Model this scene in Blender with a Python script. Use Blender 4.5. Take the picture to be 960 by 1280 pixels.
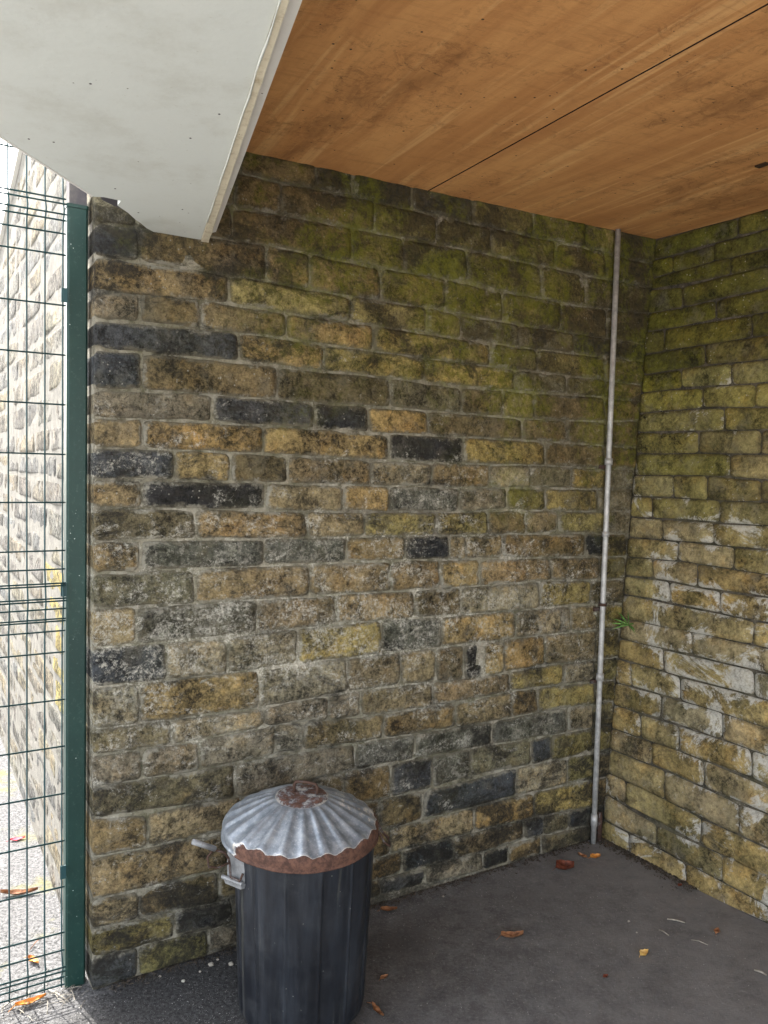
import bpy, math, random
from mathutils import Vector, Matrix, noise
random.seed(7)
S = bpy.context.scene
for o in list(bpy.data.objects): bpy.data.objects.remove(o)

# ------------------------------------------------------------------ camera
F_PX, CAM_H = 990.0, 1.6
UP = Vector((435, 17560, 990)).normalized()
FW = Vector((0, 0, -1)); FW = (FW - UP*FW.dot(UP)).normalized()
RT = FW.cross(UP)
M3 = Matrix((RT, FW, UP))                      # camera axes -> world axes
CAM = Vector((0, 0, CAM_H))
cd = bpy.data.cameras.new('camera'); cam = bpy.data.objects.new('camera', cd)
S.collection.objects.link(cam); S.camera = cam
cam.matrix_world = Matrix.Translation(CAM) @ M3.to_4x4()
cd.sensor_fit = 'VERTICAL'; cd.sensor_height = 36; cd.lens = F_PX/1280*36
cd.clip_start = 0.02; cd.clip_end = 2000
S.render.resolution_x = 768; S.render.resolution_y = 1024

# ------------------------------------------------------------------ sky and sun
SUN_AZ, SUN_EL = math.radians(-45.5), math.radians(47)
w = bpy.data.worlds.new('World'); S.world = w; w.use_nodes = True
nt = w.node_tree; sky = nt.nodes.new('ShaderNodeTexSky'); sky.sky_type = 'NISHITA'
sky.sun_disc = False; sky.sun_elevation = SUN_EL; sky.sun_rotation = SUN_AZ
sky.air_density = 1.0; sky.dust_density = 2.5; sky.ozone_density = 1.0
hs = nt.nodes.new('ShaderNodeHueSaturation'); hs.inputs['Saturation'].default_value = .42      # thin bright overcast veil
wm = nt.nodes.new('ShaderNodeMix'); wm.data_type = 'RGBA'; wm.blend_type = 'MULTIPLY'; wm.inputs[0].default_value = 1; wm.inputs[7].default_value = (1.03, 1.0, .95, 1)
nt.links.new(sky.outputs[0], hs.inputs['Color']); nt.links.new(hs.outputs[0], wm.inputs[6]); nt.links.new(wm.outputs[2], nt.nodes['Background'].inputs[0])
nt.nodes['Background'].inputs[1].default_value = 0.15
sl = bpy.data.lights.new('sun', 'SUN'); sl.energy = 2.3; sl.angle = math.radians(0.6); sl.color = (1, .95, .87)
so = bpy.data.objects.new('sun', sl); S.collection.objects.link(so)
sd = Vector((math.sin(SUN_AZ)*math.cos(SUN_EL), math.cos(SUN_AZ)*math.cos(SUN_EL), math.sin(SUN_EL)))
so.rotation_euler = (-sd).to_track_quat('-Z', 'Y').to_euler()
S.view_settings.view_transform = 'Standard'; S.view_settings.look = 'None'
S.view_settings.gamma = 1; S.view_settings.exposure = 2.88

# ------------------------------------------------------------------ measuring helpers
def ray(x, y): return M3 @ Vector(((x-480)/F_PX, (640-y)/F_PX, -1))
def on_z(x, y, z=0.0):
    r = ray(x, y); return CAM + r*((z-CAM_H)/r.z)
def on_plane(x, y, P, n):
    r = ray(x, y); return CAM + r*((P-CAM).dot(n)/r.dot(n))
def lerp_line(line, x):
    for (x0, y0), (x1, y1) in zip(line, line[1:]):
        if x <= x1 or (x1, y1) == line[-1]:
            return y0 + (y1-y0)*(x-x0)/(x1-x0)
def nz(x, y, z, s=1.0): return noise.noise(Vector((x*s, y*s, z*s)))

# ------------------------------------------------------------------ object helpers
C = S.collection
def mesh(name, vs, fs, mat=None, parent=None, smooth=False, loc=None, mi=None, mats=None):
    m = bpy.data.meshes.new(name)
    if loc is not None: vs = [Vector(v)-loc for v in vs]
    m.from_pydata([tuple(v) for v in vs], [], fs); m.update()
    if mat: m.materials.append(mat)
    if mats:
        for q in mats: m.materials.append(q)
    if mi: m.polygons.foreach_set('material_index', mi)
    if smooth: m.polygons.foreach_set('use_smooth', [True]*len(m.polygons))
    o = bpy.data.objects.new(name, m); C.objects.link(o)
    if loc is not None: o.location = loc
    if parent: put(o, parent)
    return o
def put(o, parent):
    o.parent = parent; o.matrix_parent_inverse = parent.matrix_world.inverted() if False else Matrix.Identity(4)
    o.location = o.location - parent.location
def tag(o, label=None, cat=None, group=None, kind=None):
    for k, v in (('label', label), ('category', cat), ('group', group), ('kind', kind)):
        if v: o[k] = v
    return o
def thing(name, label, cat, loc, group=None):
    o = bpy.data.objects.new(name, None); C.objects.link(o); o.location = loc; o.empty_display_size = .1
    return tag(o, label, cat, group)
def attr(o, name, vals):
    a = o.data.attributes.new(name, 'FLOAT', 'POINT'); a.data.foreach_set('value', vals)

class MB:
    def __init__(s): s.v, s.f = [], []
    def add(s, vs, fs):
        n = len(s.v); s.v += [Vector(v) for v in vs]; s.f += [tuple(i+n for i in f) for f in fs]
    def prism(s, base, off):            # base loop + offset vector
        n = len(base); off = Vector(off); b = [Vector(p) for p in base]
        s.add(b+[p+off for p in b], [tuple(range(n))[::-1], tuple(range(n, 2*n))] +
              [(i, (i+1) % n, n+(i+1) % n, n+i) for i in range(n)])
    def box(s, o, a, b, c):             # corner o and three edge vectors
        o, a, b, c = map(Vector, (o, a, b, c)); s.prism([o, o+a, o+a+b, o+b], c)
    def tube(s, pts, r, n=10, cap=True):
        pts = [Vector(p) for p in pts]; rr = r if isinstance(r, (list, tuple)) else [r]*len(pts)
        vs, fs = [], []; prev = None
        for i, p in enumerate(pts):
            t = (pts[min(i+1, len(pts)-1)]-pts[max(i-1, 0)]).normalized()
            if prev is None:
                a = Vector((0, 0, 1)) if abs(t.z) < .9 else Vector((1, 0, 0)); a = t.cross(a).normalized()
            else: a = (prev-t*prev.dot(t)).normalized()
            prev = a; b = t.cross(a)
            for k in range(n):
                q = 2*math.pi*k/n; vs.append(p+(a*math.cos(q)+b*math.sin(q))*rr[i])
        for i in range(len(pts)-1):
            for k in range(n):
                k2 = (k+1) % n; fs.append((i*n+k, i*n+k2, (i+1)*n+k2, (i+1)*n+k))
        if cap: fs += [tuple(range(n))[::-1], tuple(range((len(pts)-1)*n, len(pts)*n))]
        s.add(vs, fs)
    def build(s, name, mat, parent=None, smooth=False, loc=None):
        return mesh(name, s.v, s.f, mat, parent, smooth, loc if loc is not None else (parent.location.copy() if parent else None))

# ------------------------------------------------------------------ materials
class N:
    def __init__(s, name):
        s.m = bpy.data.materials.new(name); s.m.use_nodes = True; s.t = s.m.node_tree
        s.b = s.t.nodes['Principled BSDF']; s.b.inputs['Specular IOR Level'].default_value = .3
    def n(s, t, **k):
        x = s.t.nodes.new(t)
        for a, v in k.items(): setattr(x, a, v)
        return x
    def L(s, a, b): s.t.links.new(a, b)
    def val(s, sock, v):
        if isinstance(v, (int, float)): sock.default_value = v
        elif isinstance(v, tuple): sock.default_value = v if len(v) == len(sock.default_value) else (*v, 1)
        else: s.L(v, sock)
    def mth(s, op, a, b=0.0, clamp=False):
        x = s.n('ShaderNodeMath', operation=op, use_clamp=clamp); s.val(x.inputs[0], a); s.val(x.inputs[1], b); return x.outputs[0]
    def vadd(s, a, b, op='ADD'):
        x = s.n('ShaderNodeVectorMath', operation=op); s.val(x.inputs[0], a); s.val(x.inputs[1], b); return x.outputs[0]
    def mix(s, f, a, b, blend='MIX'):
        x = s.n('ShaderNodeMix', data_type='RGBA', blend_type=blend); s.val(x.inputs[0], f); s.val(x.inputs[6], a); s.val(x.inputs[7], b); return x.outputs[2]
    def noise(s, v, sc, d=4, r=.6, dist=0):
        x = s.n('ShaderNodeTexNoise'); s.L(v, x.inputs['Vector']); x.inputs['Scale'].default_value = sc
        x.inputs['Detail'].default_value = d; x.inputs['Roughness'].default_value = r; x.inputs['Distortion'].default_value = dist; return x.outputs[0]
    def voro(s, v, sc):
        x = s.n('ShaderNodeTexVoronoi'); s.L(v, x.inputs['Vector']); x.inputs['Scale'].default_value = sc; return x
    def ramp(s, f, a, b, lo=0.0, hi=1.0):
        x = s.n('ShaderNodeMapRange', clamp=True, interpolation_type='SMOOTHSTEP'); s.val(x.inputs[0], f)
        x.inputs[1].default_value = a; x.inputs[2].default_value = b; x.inputs[3].default_value = lo; x.inputs[4].default_value = hi; return x.outputs[0]
    def attr(s, name): return s.n('ShaderNodeAttribute', attribute_name=name).outputs['Fac']
    def pos(s): return s.n('ShaderNodeNewGeometry').outputs['Position']
    def stretch(s, v, rz, sc):
        x = s.n('ShaderNodeMapping'); x.inputs['Rotation'].default_value = (0, 0, rz); s.L(v, x.inputs[0]); return s.vadd(x.outputs[0], sc, 'MULTIPLY')
    def bump(s, h, st, dist):
        x = s.n('ShaderNodeBump'); x.inputs['Strength'].default_value = st; x.inputs['Distance'].default_value = dist; s.L(h, x.inputs['Height']); s.L(x.outputs[0], s.b.inputs['Normal'])
    def out(s, col, rough=.8, metal=0.0):
        s.val(s.b.inputs['Base Color'], col); s.val(s.b.inputs['Roughness'], rough); s.val(s.b.inputs['Metallic'], metal); return s.m

def weather(g, c, P, fine, amt):
    """stains that run over stones and pointing alike on the back wall"""
    sx = g.n('ShaderNodeSeparateXYZ'); g.L(P, sx.inputs[0]); X, Zz = sx.outputs[0], sx.outputs[2]
    wob = g.mth('MULTIPLY', g.mth('SUBTRACT', g.noise(P, 2.6, 5, .65), .5), 1.6)
    PH = g.vadd(P, (1, 1, 1.7), 'MULTIPLY'); spk = g.noise(P, 75, 5, .9)
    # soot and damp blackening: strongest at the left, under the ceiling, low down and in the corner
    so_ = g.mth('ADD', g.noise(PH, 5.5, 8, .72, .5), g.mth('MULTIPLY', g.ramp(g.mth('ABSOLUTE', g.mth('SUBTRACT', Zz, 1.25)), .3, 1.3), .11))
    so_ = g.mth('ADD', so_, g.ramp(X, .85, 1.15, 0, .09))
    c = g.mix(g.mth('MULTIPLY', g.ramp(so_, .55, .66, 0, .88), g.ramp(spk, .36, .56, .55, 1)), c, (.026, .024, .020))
    # green algae running down from the roof, upper centre and right
    alg = g.mth('ADD', g.mth('ADD', g.mth('MULTIPLY', X, .55), g.mth('MULTIPLY', g.mth('SUBTRACT', Zz, 1.6), .85)), wob)
    am = g.mth('MULTIPLY', g.ramp(alg, .0, .60, 0, .72), g.ramp(g.noise(P, 32, 6, .8), .40, .58, .25, 1))
    c = g.mix(g.mth('MULTIPLY', am, amt), c, g.mix(g.ramp(g.noise(P, 3.2, 5, .7), .44, .56), (.215, .225, .015), (.110, .088, .036)))
    # chalky bloom through the middle and the lower left
    reg = g.mth('SUBTRACT', g.mth('MULTIPLY', g.mth('ADD', g.mth('ABSOLUTE', g.mth('SUBTRACT', Zz, 1.05)), g.mth('MULTIPLY', g.mth('MAXIMUM', g.mth('SUBTRACT', X, .35), 0.0), .6)), -.16), 0.0)
    ch = g.mth('ADD', g.noise(PH, 8, 8, .78, .6), reg)
    lm = g.mth('MULTIPLY', g.ramp(ch, .43, .56, 0, .95), g.ramp(spk, .46, .60, .0, 1))
    c = g.mix(g.mth('MULTIPLY', lm, amt), c, (.78, .75, .66))
    return c

def mat_stone(name, mortar, lime, moss, rough_bump, wamt=0.0, smear=.8, spk=1.0):
    g = N(name); oi = g.n('ShaderNodeObjectInfo'); P = g.pos()
    off = g.n('ShaderNodeCombineXYZ'); r = g.mth('MULTIPLY', oi.outputs['Random'], 37.0)
    g.L(r, off.inputs[0]); g.L(g.mth('MULTIPLY', oi.outputs['Random'], 91.0), off.inputs[1]); g.L(r, off.inputs[2])
    V = g.vadd(P, off.outputs[0]); edge = g.attr('edge')
    col = oi.outputs['Color']; lich = oi.outputs['Alpha']
    big = g.noise(V, 7, 5, .65); mid = g.noise(V, 30, 6, .7, .4); fine = g.noise(V, 72, 6, .9); grit = g.noise(V, 52, 6, .85, .3)
    k = g.mth('ADD', g.ramp(big, .32, .68, .42, 1.65), g.ramp(mid, .32, .68, -.42*spk, .42*spk))
    k = g.mth('ADD', k, g.ramp(fine, .33, .67, -.62*spk, .80*spk)); k = g.mth('MAXIMUM', g.mth('ADD', k, g.ramp(grit, .38, .62, -.28*spk, .28*spk)), .12)
    kc = g.n('ShaderNodeCombineColor'); [g.L(k, kc.inputs[i]) for i in range(3)]
    c = g.mix(1.0, col, kc.outputs[0], 'MULTIPLY')
    c = g.mix(g.ramp(g.noise(V, 11, 4, .6), .50, .70, 0, .55), c, g.mix(1.0, c, (1.18, .98, .70), 'MULTIPLY'))
    c = g.mix(g.ramp(g.noise(V, 9, 5, .7), .52, .66, 0, .40), c, (.20, .185, .15))
    c = g.mix(g.ramp(g.noise(V, 10, 8, .78, .8), .53, .64, 0, .72*spk), c, (.042, .037, .028))
    c = g.mix(g.mth('MULTIPLY', g.ramp(g.noise(P, 5, 5, .65), .42, .62, 0, moss), g.ramp(mid, .3, .6, .4, 1)), c, (.090, .092, .018))
    ln = g.mth('ADD', g.noise(V, 62, 6, .88, .4), g.mth('MULTIPLY', g.mth('SUBTRACT', g.noise(V, 12, 5, .7), .5), .75))
    thr = g.mth('SUBTRACT', .70, g.mth('MULTIPLY', lich, .20))
    lm = g.mth('MULTIPLY', g.mth('MULTIPLY', g.mth('SUBTRACT', ln, thr), 9, True), g.mth('ADD', g.mth('MULTIPLY', lich, .65), .15, True))
    c = g.mix(lm, c, g.mix(g.ramp(g.noise(V, 24), .4, .6), (.34, .34, .26), (.42, .40, .34)))
    vo = g.voro(V, 62); sp = g.mth('MULTIPLY', g.mth('LESS_THAN', vo.outputs['Distance'], .17), g.mth('GREATER_THAN', g.noise(V, 14, 4), .57))
    c = g.mix(g.mth('MULTIPLY', sp, .7), c, (.50, .48, .42))
    em = g.mth('ADD', edge, g.mth('MULTIPLY', g.mth('SUBTRACT', g.noise(V, 20, 7, .8), .5), 2.4))
    c = g.mix(g.ramp(em, .50, 1.10, 0, smear), c, mortar)
    pit_shade = g.noise(V, 36, 6, .85, .8); c = g.mix(g.ramp(pit_shade, .56, .64, 0, .65*spk), c, (.035, .030, .022))  # shade of small pits put into the colour as dark flecks
    if wamt:      # salt lines along some joints
        sl_ = g.mth('MULTIPLY', g.ramp(g.mth('ADD', edge, g.mth('MULTIPLY', g.mth('SUBTRACT', g.noise(P, 45, 5, .8), .5), 1.6)), .45, .8), g.ramp(g.noise(P, 7, 5, .75), .52, .60, 0, .75))
        c = g.mix(sl_, c, (.44, .42, .35))
    if lime:
        sz = g.n('ShaderNodeSeparateXYZ'); g.L(P, sz.inputs[0])
        band = g.mth('MULTIPLY', g.mth('ABSOLUTE', g.mth('SUBTRACT', sz.outputs[2], .85)), -.075)
        lz = g.mth('ADD', g.mth('ADD', g.mth('MULTIPLY', edge, .07), g.noise(P, 4.5, 8, .8, .7)), band)
        c = g.mix(g.mth('MULTIPLY', g.ramp(lz, .54, .60, 0, lime), g.ramp(fine, .35, .6, .40, 1)), c, (.70, .69, .64))
        dk_ = g.noise(P, 3.3, 7, .75, .4); c = g.mix(g.ramp(dk_, .54, .68, 0, .6), c, (.075, .062, .035))
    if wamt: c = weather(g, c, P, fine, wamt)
    h = g.mth('ADD', g.mth('MULTIPLY', g.noise(V, 60, 9, .8), .8), g.mth('MULTIPLY', g.noise(V, 20, 6, .7, .5), 1.1))
    g.bump(h, rough_bump, .028)
    return g.out(c, .88)

def mat_mortar(name, a, b, dark, moss, wamt=0.0):
    g = N(name); P = g.pos()
    c = g.mix(g.ramp(g.noise(P, 22, 6, .7), .35, .65), a, b)
    c = g.mix(g.ramp(g.noise(P, 3.0, 6, .7), .48, .66, 0, dark), c, (.05, .045, .035))
    c = g.mix(g.ramp(g.noise(P, 150, 3, .7), .6, .72, 0, .6), c, (.45, .43, .37))
    c = g.mix(g.ramp(g.noise(P, 5, 5, .65), .42, .62, 0, moss), c, (.085, .09, .025))
    c = g.mix(g.ramp(g.noise(P, 13, 7, .8, .4), .54, .62, 0, .7 if wamt else 0), c, (.42, .40, .34))
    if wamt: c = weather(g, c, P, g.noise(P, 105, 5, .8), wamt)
    g.bump(g.mth('ADD', g.noise(P, 110, 6, .75), g.noise(P, 28, 6, .7)), .9, .010); return g.out(c, .92)

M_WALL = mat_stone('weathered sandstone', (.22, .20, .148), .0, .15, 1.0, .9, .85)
M_SIDE = mat_stone('ochre sandstone with lime', (.15, .12, .07), .92, .30, .8, 0, .30, .7)
M_OUT = mat_stone('sunlit gritstone', (.26, .245, .21), .0, .03, 1.0, 0, .7, 1.3)
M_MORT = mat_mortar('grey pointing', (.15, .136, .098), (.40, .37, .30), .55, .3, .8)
M_MORT2 = mat_mortar('dark open joints', (.035, .032, .026), (.15, .13, .10), .6, .2)
M_MORT3 = mat_mortar('pale pointing', (.16, .152, .135), (.24, .228, .20), .1, 0)

def mat_ground():
    g = N('tarmac'); P = g.pos(); sx = g.n('ShaderNodeSeparateXYZ'); g.L(P, sx.inputs[0])
    # inside the shelter (to the right) the tarmac is worn smooth and dusty
    d = g.mth('ADD', sx.outputs[0], g.mth('MULTIPLY', g.mth('SUBTRACT', g.noise(P, 4, 4), .5), .5))
    ins = g.ramp(d, -.35, .15); far_ = g.ramp(d, .1, 1.3)
    out = g.ramp(g.mth('ADD', d, g.mth('MULTIPLY', sx.outputs[1], .0)), -.95, -.75, 1, 0)
    grain = g.noise(P, 85, 6, .9); med = g.noise(P, 12, 5, .65)
    rough = g.mix(g.ramp(grain, .38, .62), (.016, .016, .017), (.075, .075, .077))
    stones = g.voro(P, 260); rough = g.mix(g.mth('MULTIPLY', g.mth('LESS_THAN', stones.outputs['Distance'], .3), g.ramp(g.noise(P, 60, 2), .5, .62)), rough, (.16, .16, .16))
    dusty = g.mix(g.ramp(med, .3, .7), (.075, .072, .073), (.145, .140, .141))
    dusty = g.mix(g.ramp(grain, .52, .66, 0, .6), dusty, (.25, .245, .24)); dusty = g.mix(g.ramp(grain, .47, .36, 0, .6), dusty, (.04, .038, .038)); dusty = g.mix(g.ramp(g.noise(P, 26, 7, .8), .54, .66, 0, .4), dusty, (.24, .23, .22))
    dusty = g.mix(g.ramp(g.noise(P, 3, 5, .7), .5, .7, 0, .6), dusty, (.065, .060, .060))
    dusty = g.mix(g.mth('MULTIPLY', far_, g.ramp(g.noise(P, 7, 6, .75), .3, .65, .25, .8)), dusty, (.21, .20, .195))      # paler towards the side wall
    c = g.mix(ins, rough, dusty)
    pale = g.mix(g.ramp(grain, .38, .6), (.04, .04, .042), (.21, .21, .215))
    pale = g.mix(g.ramp(g.noise(P, 2.2, 6, .7), .55, .68, 0, .8), pale, (.20, .19, .055))
    c = g.mix(out, c, pale)
    bounce_ground = g.ramp(g.mth('ADD', sx.outputs[1], g.mth('MULTIPLY', d, .2)), -.2, .6, 1, 0)      # unseen ground made pale to bounce light onto the ceiling
    c = g.mix(bounce_ground, c, g.mix(g.ramp(med, .3, .7), (.30, .29, .27), (.40, .385, .36)))
    vs = g.voro(P, 55); c = g.mix(g.mth('MULTIPLY', g.mth('LESS_THAN', vs.outputs['Distance'], .07), g.mth('GREATER_THAN', g.noise(P, 5), .52)), c, (.5, .5, .48))
    h = g.mth('ADD', g.mth('MULTIPLY', grain, g.mth('SUBTRACT', 1.1, g.mth('MULTIPLY', ins, .75))), g.mth('MULTIPLY', med, .5))
    g.bump(h, .9, .008); return g.out(c, .85)
M_GROUND = mat_ground()

def mat_leaf(name, a, b):
    g = N(name); P = g.pos(); c = g.mix(g.ramp(g.noise(P, 60, 5, .7), .35, .65), a, b); g.bump(g.noise(P, 90, 4), .4, .003); return g.out(c, .6)
def mat_ply():
    g = N('orange stained plywood'); P = g.pos(); A = math.radians(61)      # x now runs along the sheets
    al = g.stretch(P, A, (.7, 6, 1)); al2 = g.stretch(P, A+.06, (1.1, 22, 1)); cr = g.stretch(P, A+.1, (22, 3, 1)); cr2 = g.stretch(P, A-.25, (60, 9, 1))
    c = g.mix(g.ramp(g.noise(al, 1.4, 6, .65, .6), .32, .68), (.48, .225, .082), (.64, .335, .130))
    c = g.mix(g.ramp(g.noise(al2, 1.0, 4, .6, .3), .53, .68, 0, .75), c, (.72, .43, .19))
    c = g.mix(g.ramp(g.noise(cr, 1.6, 6, .75, .8), .52, .66, 0, .22), c, (.24, .095, .035))
    blot = g.noise(g.stretch(P, A, (1.3, 2.6, 1)), 1.3, 6, .7, .5)
    c = g.mix(g.ramp(blot, .50, .66, 0, .55), c, (.20, .085, .032))
    mot = g.noise(P, 17, 8, .85, 1.0); c = g.mix(g.mth('MULTIPLY', g.ramp(mot, .50, .60, 0, .45), g.ramp(blot, .42, .56, .25, 1)), c, (.17, .070, .026))
    sm = g.noise(g.stretch(P, A, (2.6, 1, 1)), 17, 7, .88, .9)
    c = g.mix(g.mth('MULTIPLY', g.ramp(sm, .58, .66), g.ramp(blot, .44, .54, 0, .95)), c, (.05, .028, .015))
    vo = g.voro(P, 30); c = g.mix(g.mth('MULTIPLY', g.mth('LESS_THAN', vo.outputs['Distance'], .10), g.mth('GREATER_THAN', g.noise(P, 6), .56)), c, (.05, .03, .018))
    g.bump(g.noise(cr, 2, 7, .75), .5, .004); return g.out(c, .60)
M_PLY = mat_ply(); M_SAWN = mat_leaf('dirty sawn edge', (.02, .012, .008), (.05, .03, .018))

def mat_paint(name, col, dirt=.35, rough=.5, sc=6, dcol=(.3, .28, .22)):
    g = N(name); P = g.pos()
    c = g.mix(g.ramp(g.noise(P, sc, 6, .7), .45, .75, 0, dirt), col, dcol)
    c = g.mix(g.ramp(g.noise(P, 90, 4, .7), .62, .75, 0, dirt), c, dcol)
    vo = g.voro(P, 30); c = g.mix(g.mth('MULTIPLY', g.mth('LESS_THAN', vo.outputs['Distance'], g.mth('MULTIPLY', g.noise(P, 23), .10)), g.mth('GREATER_THAN', g.noise(P, 4, 4), .53)), c, tuple(x*.45 for x in dcol))
    g.bump(g.noise(P, 45, 5, .6), .25, .002); return g.out(c, rough)
M_WHITE = mat_paint('off white painted board', (.60, .63, .61), .28)
M_CREAM = mat_paint('cream raw edge', (.58, .53, .41), .6, .8, 40, (.25, .18, .09))
M_FASC = mat_paint('white fascia paint', (.74, .73, .70), .25)
M_DARKW = mat_paint('dark grey timber', (.07, .065, .075), .4, .8)
M_WIRE = mat_paint('green plastic coated wire', (.018, .055, .062), .1, .4)
def mat_post():
    g = N('dark green powder coat'); P = g.pos()
    c = g.mix(g.ramp(g.noise(P, 5, 5), .3, .7), (.008, .030, .026), (.012, .042, .036))
    c = g.mix(g.ramp(g.noise(P, 70, 6, .8), .55, .75, 0, .35), c, (.16, .22, .21))
    vo = g.voro(P, 60); c = g.mix(g.mth('MULTIPLY', g.mth('LESS_THAN', vo.outputs['Distance'], .08), g.mth('GREATER_THAN', g.noise(P, 9), .55)), c, (.45, .5, .48))
    return g.out(c, .42)
M_POST = mat_post()
def mat_galv(name, base, rust):
    g = N(name); P = g.pos(); rn = g.noise(P, 34, 7, .75, .5)
    c = g.mix(g.ramp(g.noise(P, 40, 5, .7), .3, .7), tuple(x*.72 for x in base), tuple(min(1, x*1.2) for x in base))
    c = g.mix(g.ramp(g.noise(P, 160, 4, .8), .62, .74, 0, .5), c, (.62, .62, .60))
    rm = g.ramp(rn, .72-rust, .80-rust)
    c = g.mix(rm, c, (.055, .030, .022))
    g.bump(g.noise(P, 60, 6, .7), .3, .003)
    return g.out(c, g.mth('ADD', .42, g.mth('MULTIPLY', rm, .4)), g.mth('MULTIPLY', g.mth('SUBTRACT', 1, rm), .25))
M_GALV = mat_galv('galvanised steel', (.21, .215, .225), .08)
M_PIPE = mat_galv('weathered galvanised conduit', (.40, .40, .40), .08)
M_RUSTY = mat_galv('rusted steel', (.11, .10, .10), .30)
M_HAND = mat_galv('dark rusted strap', (.04, .035, .033), .34)
def mat_lid():
    g = N('galvanised lid with rust'); P = g.pos(); rim = g.attr('rust')
    base = g.mix(g.ramp(g.noise(P, 30, 6, .7), .3, .7), (.15, .175, .21), (.32, .35, .39))
    base = g.mix(g.ramp(g.noise(P, 120, 5, .8), .56, .70, 0, .55), base, (.56, .58, .61))
    base = g.mix(g.ramp(g.noise(P, 14, 5, .7), .55, .7, 0, .5), base, (.17, .18, .20))
    n = g.mth('MULTIPLY', g.mth('SUBTRACT', g.noise(P, 26, 6, .75), .5), .9)
    rm = g.ramp(g.mth('ADD', rim, n), .44, .56)
    rc = g.mix(g.ramp(g.noise(P, 55, 6, .75), .35, .65), (.048, .024, .018), (.120, .060, .042))
    pale = g.ramp(g.mth('ABSOLUTE', g.mth('SUBTRACT', g.mth('ADD', rim, n), .40)), .0, .10, .8, 0)
    c = g.mix(pale, base, (.62, .58, .52)); c = g.mix(rm, c, rc)
    c = g.mix(g.ramp(g.noise(P, 38, 5, .7), .66, .74, 0, .8), c, (.16, .07, .04))
    g.bump(g.noise(P, 70, 6, .7), .35, .003)
    return g.out(c, g.mth('ADD', .38, g.mth('MULTIPLY', rm, .45)), g.mth('MULTIPLY', g.mth('SUBTRACT', 1, rm), .45))
M_LID = mat_lid()
def mat_body():
    g = N('scuffed black plastic'); P = g.pos(); z = g.stretch(P, 0, (7, 7, .7))
    c = g.mix(g.ramp(g.noise(z, 3, 5, .7), .35, .75), (.008, .009, .012), (.024, .028, .036))
    c = g.mix(g.ramp(g.noise(P, 9, 6, .75), .5, .75, 0, .35), c, (.055, .06, .066))
    vo = g.voro(P, 48); c = g.mix(g.mth('MULTIPLY', g.mth('LESS_THAN', vo.outputs['Distance'], .075), g.mth('GREATER_THAN', g.noise(P, 18, 4), .56)), c, (.16, .155, .14))
    st_ = g.noise(g.stretch(P, 0, (14, 14, .5)), 2.2, 5, .7); c = g.mix(g.mth('MULTIPLY', g.ramp(st_, .56, .68, 0, .55), g.ramp(g.noise(P, 40, 5, .8), .35, .6, .3, 1)), c, (.10, .10, .088))
    sc = g.noise(g.stretch(P, .5, (60, 60, 9)), 3, 4, .7); c = g.mix(g.ramp(sc, .68, .74, 0, .4), c, (.15, .15, .15))
    g.bump(g.noise(P, 30, 5, .6), .2, .003); return g.out(c, g.ramp(g.noise(P, 12, 5), .3, .7, .32, .6))
M_BODY = mat_body()
M_LB = mat_leaf('dry brown leaf', (.13, .05, .02), (.32, .15, .07)); M_LR = mat_leaf('red brown leaf', (.07, .018, .01), (.17, .045, .022))
M_LO = mat_leaf('orange leaf', (.50, .17, .03), (.65, .30, .07)); M_LY = mat_leaf('yellow leaf', (.55, .32, .06), (.62, .42, .16))
M_LRED = mat_leaf('red leaf', (.60, .03, .06), (.75, .06, .10)); M_TW = mat_leaf('pale dead twig', (.20, .18, .15), (.36, .33, .28))
M_PEB = mat_leaf('pale pebble', (.20, .185, .155), (.38, .355, .31)); M_WEED = mat_leaf('weed green', (.05, .13, .02), (.13, .26, .06))
M_DIRT = mat_leaf('dark soil crumbs', (.025, .020, .015), (.07, .055, .04)); M_PEBD = mat_leaf('grey grit', (.10, .10, .10), (.34, .33, .31)); M_STEM = mat_leaf('weed stem', (.10, .08, .04), (.16, .14, .07))

# ------------------------------------------------------------------ the ground
gm = []
def grid_sheet():
    xs = [-400, -60, -12, -5]+[-3+.25*i for i in range(25)]+[5, 12, 60, 400]
    ys = [-400, -60, -12, -4]+[-1+.25*i for i in range(29)]+[8, 14, 60, 400]
    vs = [(x, y, 0.004*nz(x, y, 0, 2.3) if abs(x) < 5 and -4 < y < 8 else 0) for y in ys for x in xs]; n = len(xs)
    fs = [(j*n+i, j*n+i+1, (j+1)*n+i+1, (j+1)*n+i) for j in range(len(ys)-1) for i in range(n-1)]
    return mesh('ground', vs, fs, M_GROUND, smooth=True)
tag(grid_sheet(), kind='structure')

# ------------------------------------------------------------------ planes of the walls
A0 = on_z(115, 1238); A1 = on_z(735, 1051)
UA = (A1-A0).normalized(); NA = Vector((UA.y, -UA.x, 0)); Z = Vector((0, 0, 1))   # NA faces the camera
if NA.dot(CAM-A0) < 0: NA = -NA
CT = on_plane(819, 299, A0, NA); CB = on_plane(751, 1055, A0, NA); GB = on_z(960, 1156)
NB = (GB-CB).cross(CT-CB).normalized()
if NB.dot(CAM-CB) < 0: NB = -NB
UB = Vector((GB.x-CB.x, GB.y-CB.y, 0)).normalized()
UO = Vector((-.522, .853, 0)).normalized(); NO = Vector((-.853, -.522, 0)).normalized()
# ceiling plane through three measured points
c1 = on_plane(308, 190, A0, NA); c2 = on_plane(820, 299, A0, NA); c3 = on_plane(960, 262, CB, NB)
NC = (c2-c1).cross(c3-c1).normalized()
def ceil_z(x, y): return c1.z - (NC.x*(x-c1.x)+NC.y*(y-c1.y))/NC.z

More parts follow.
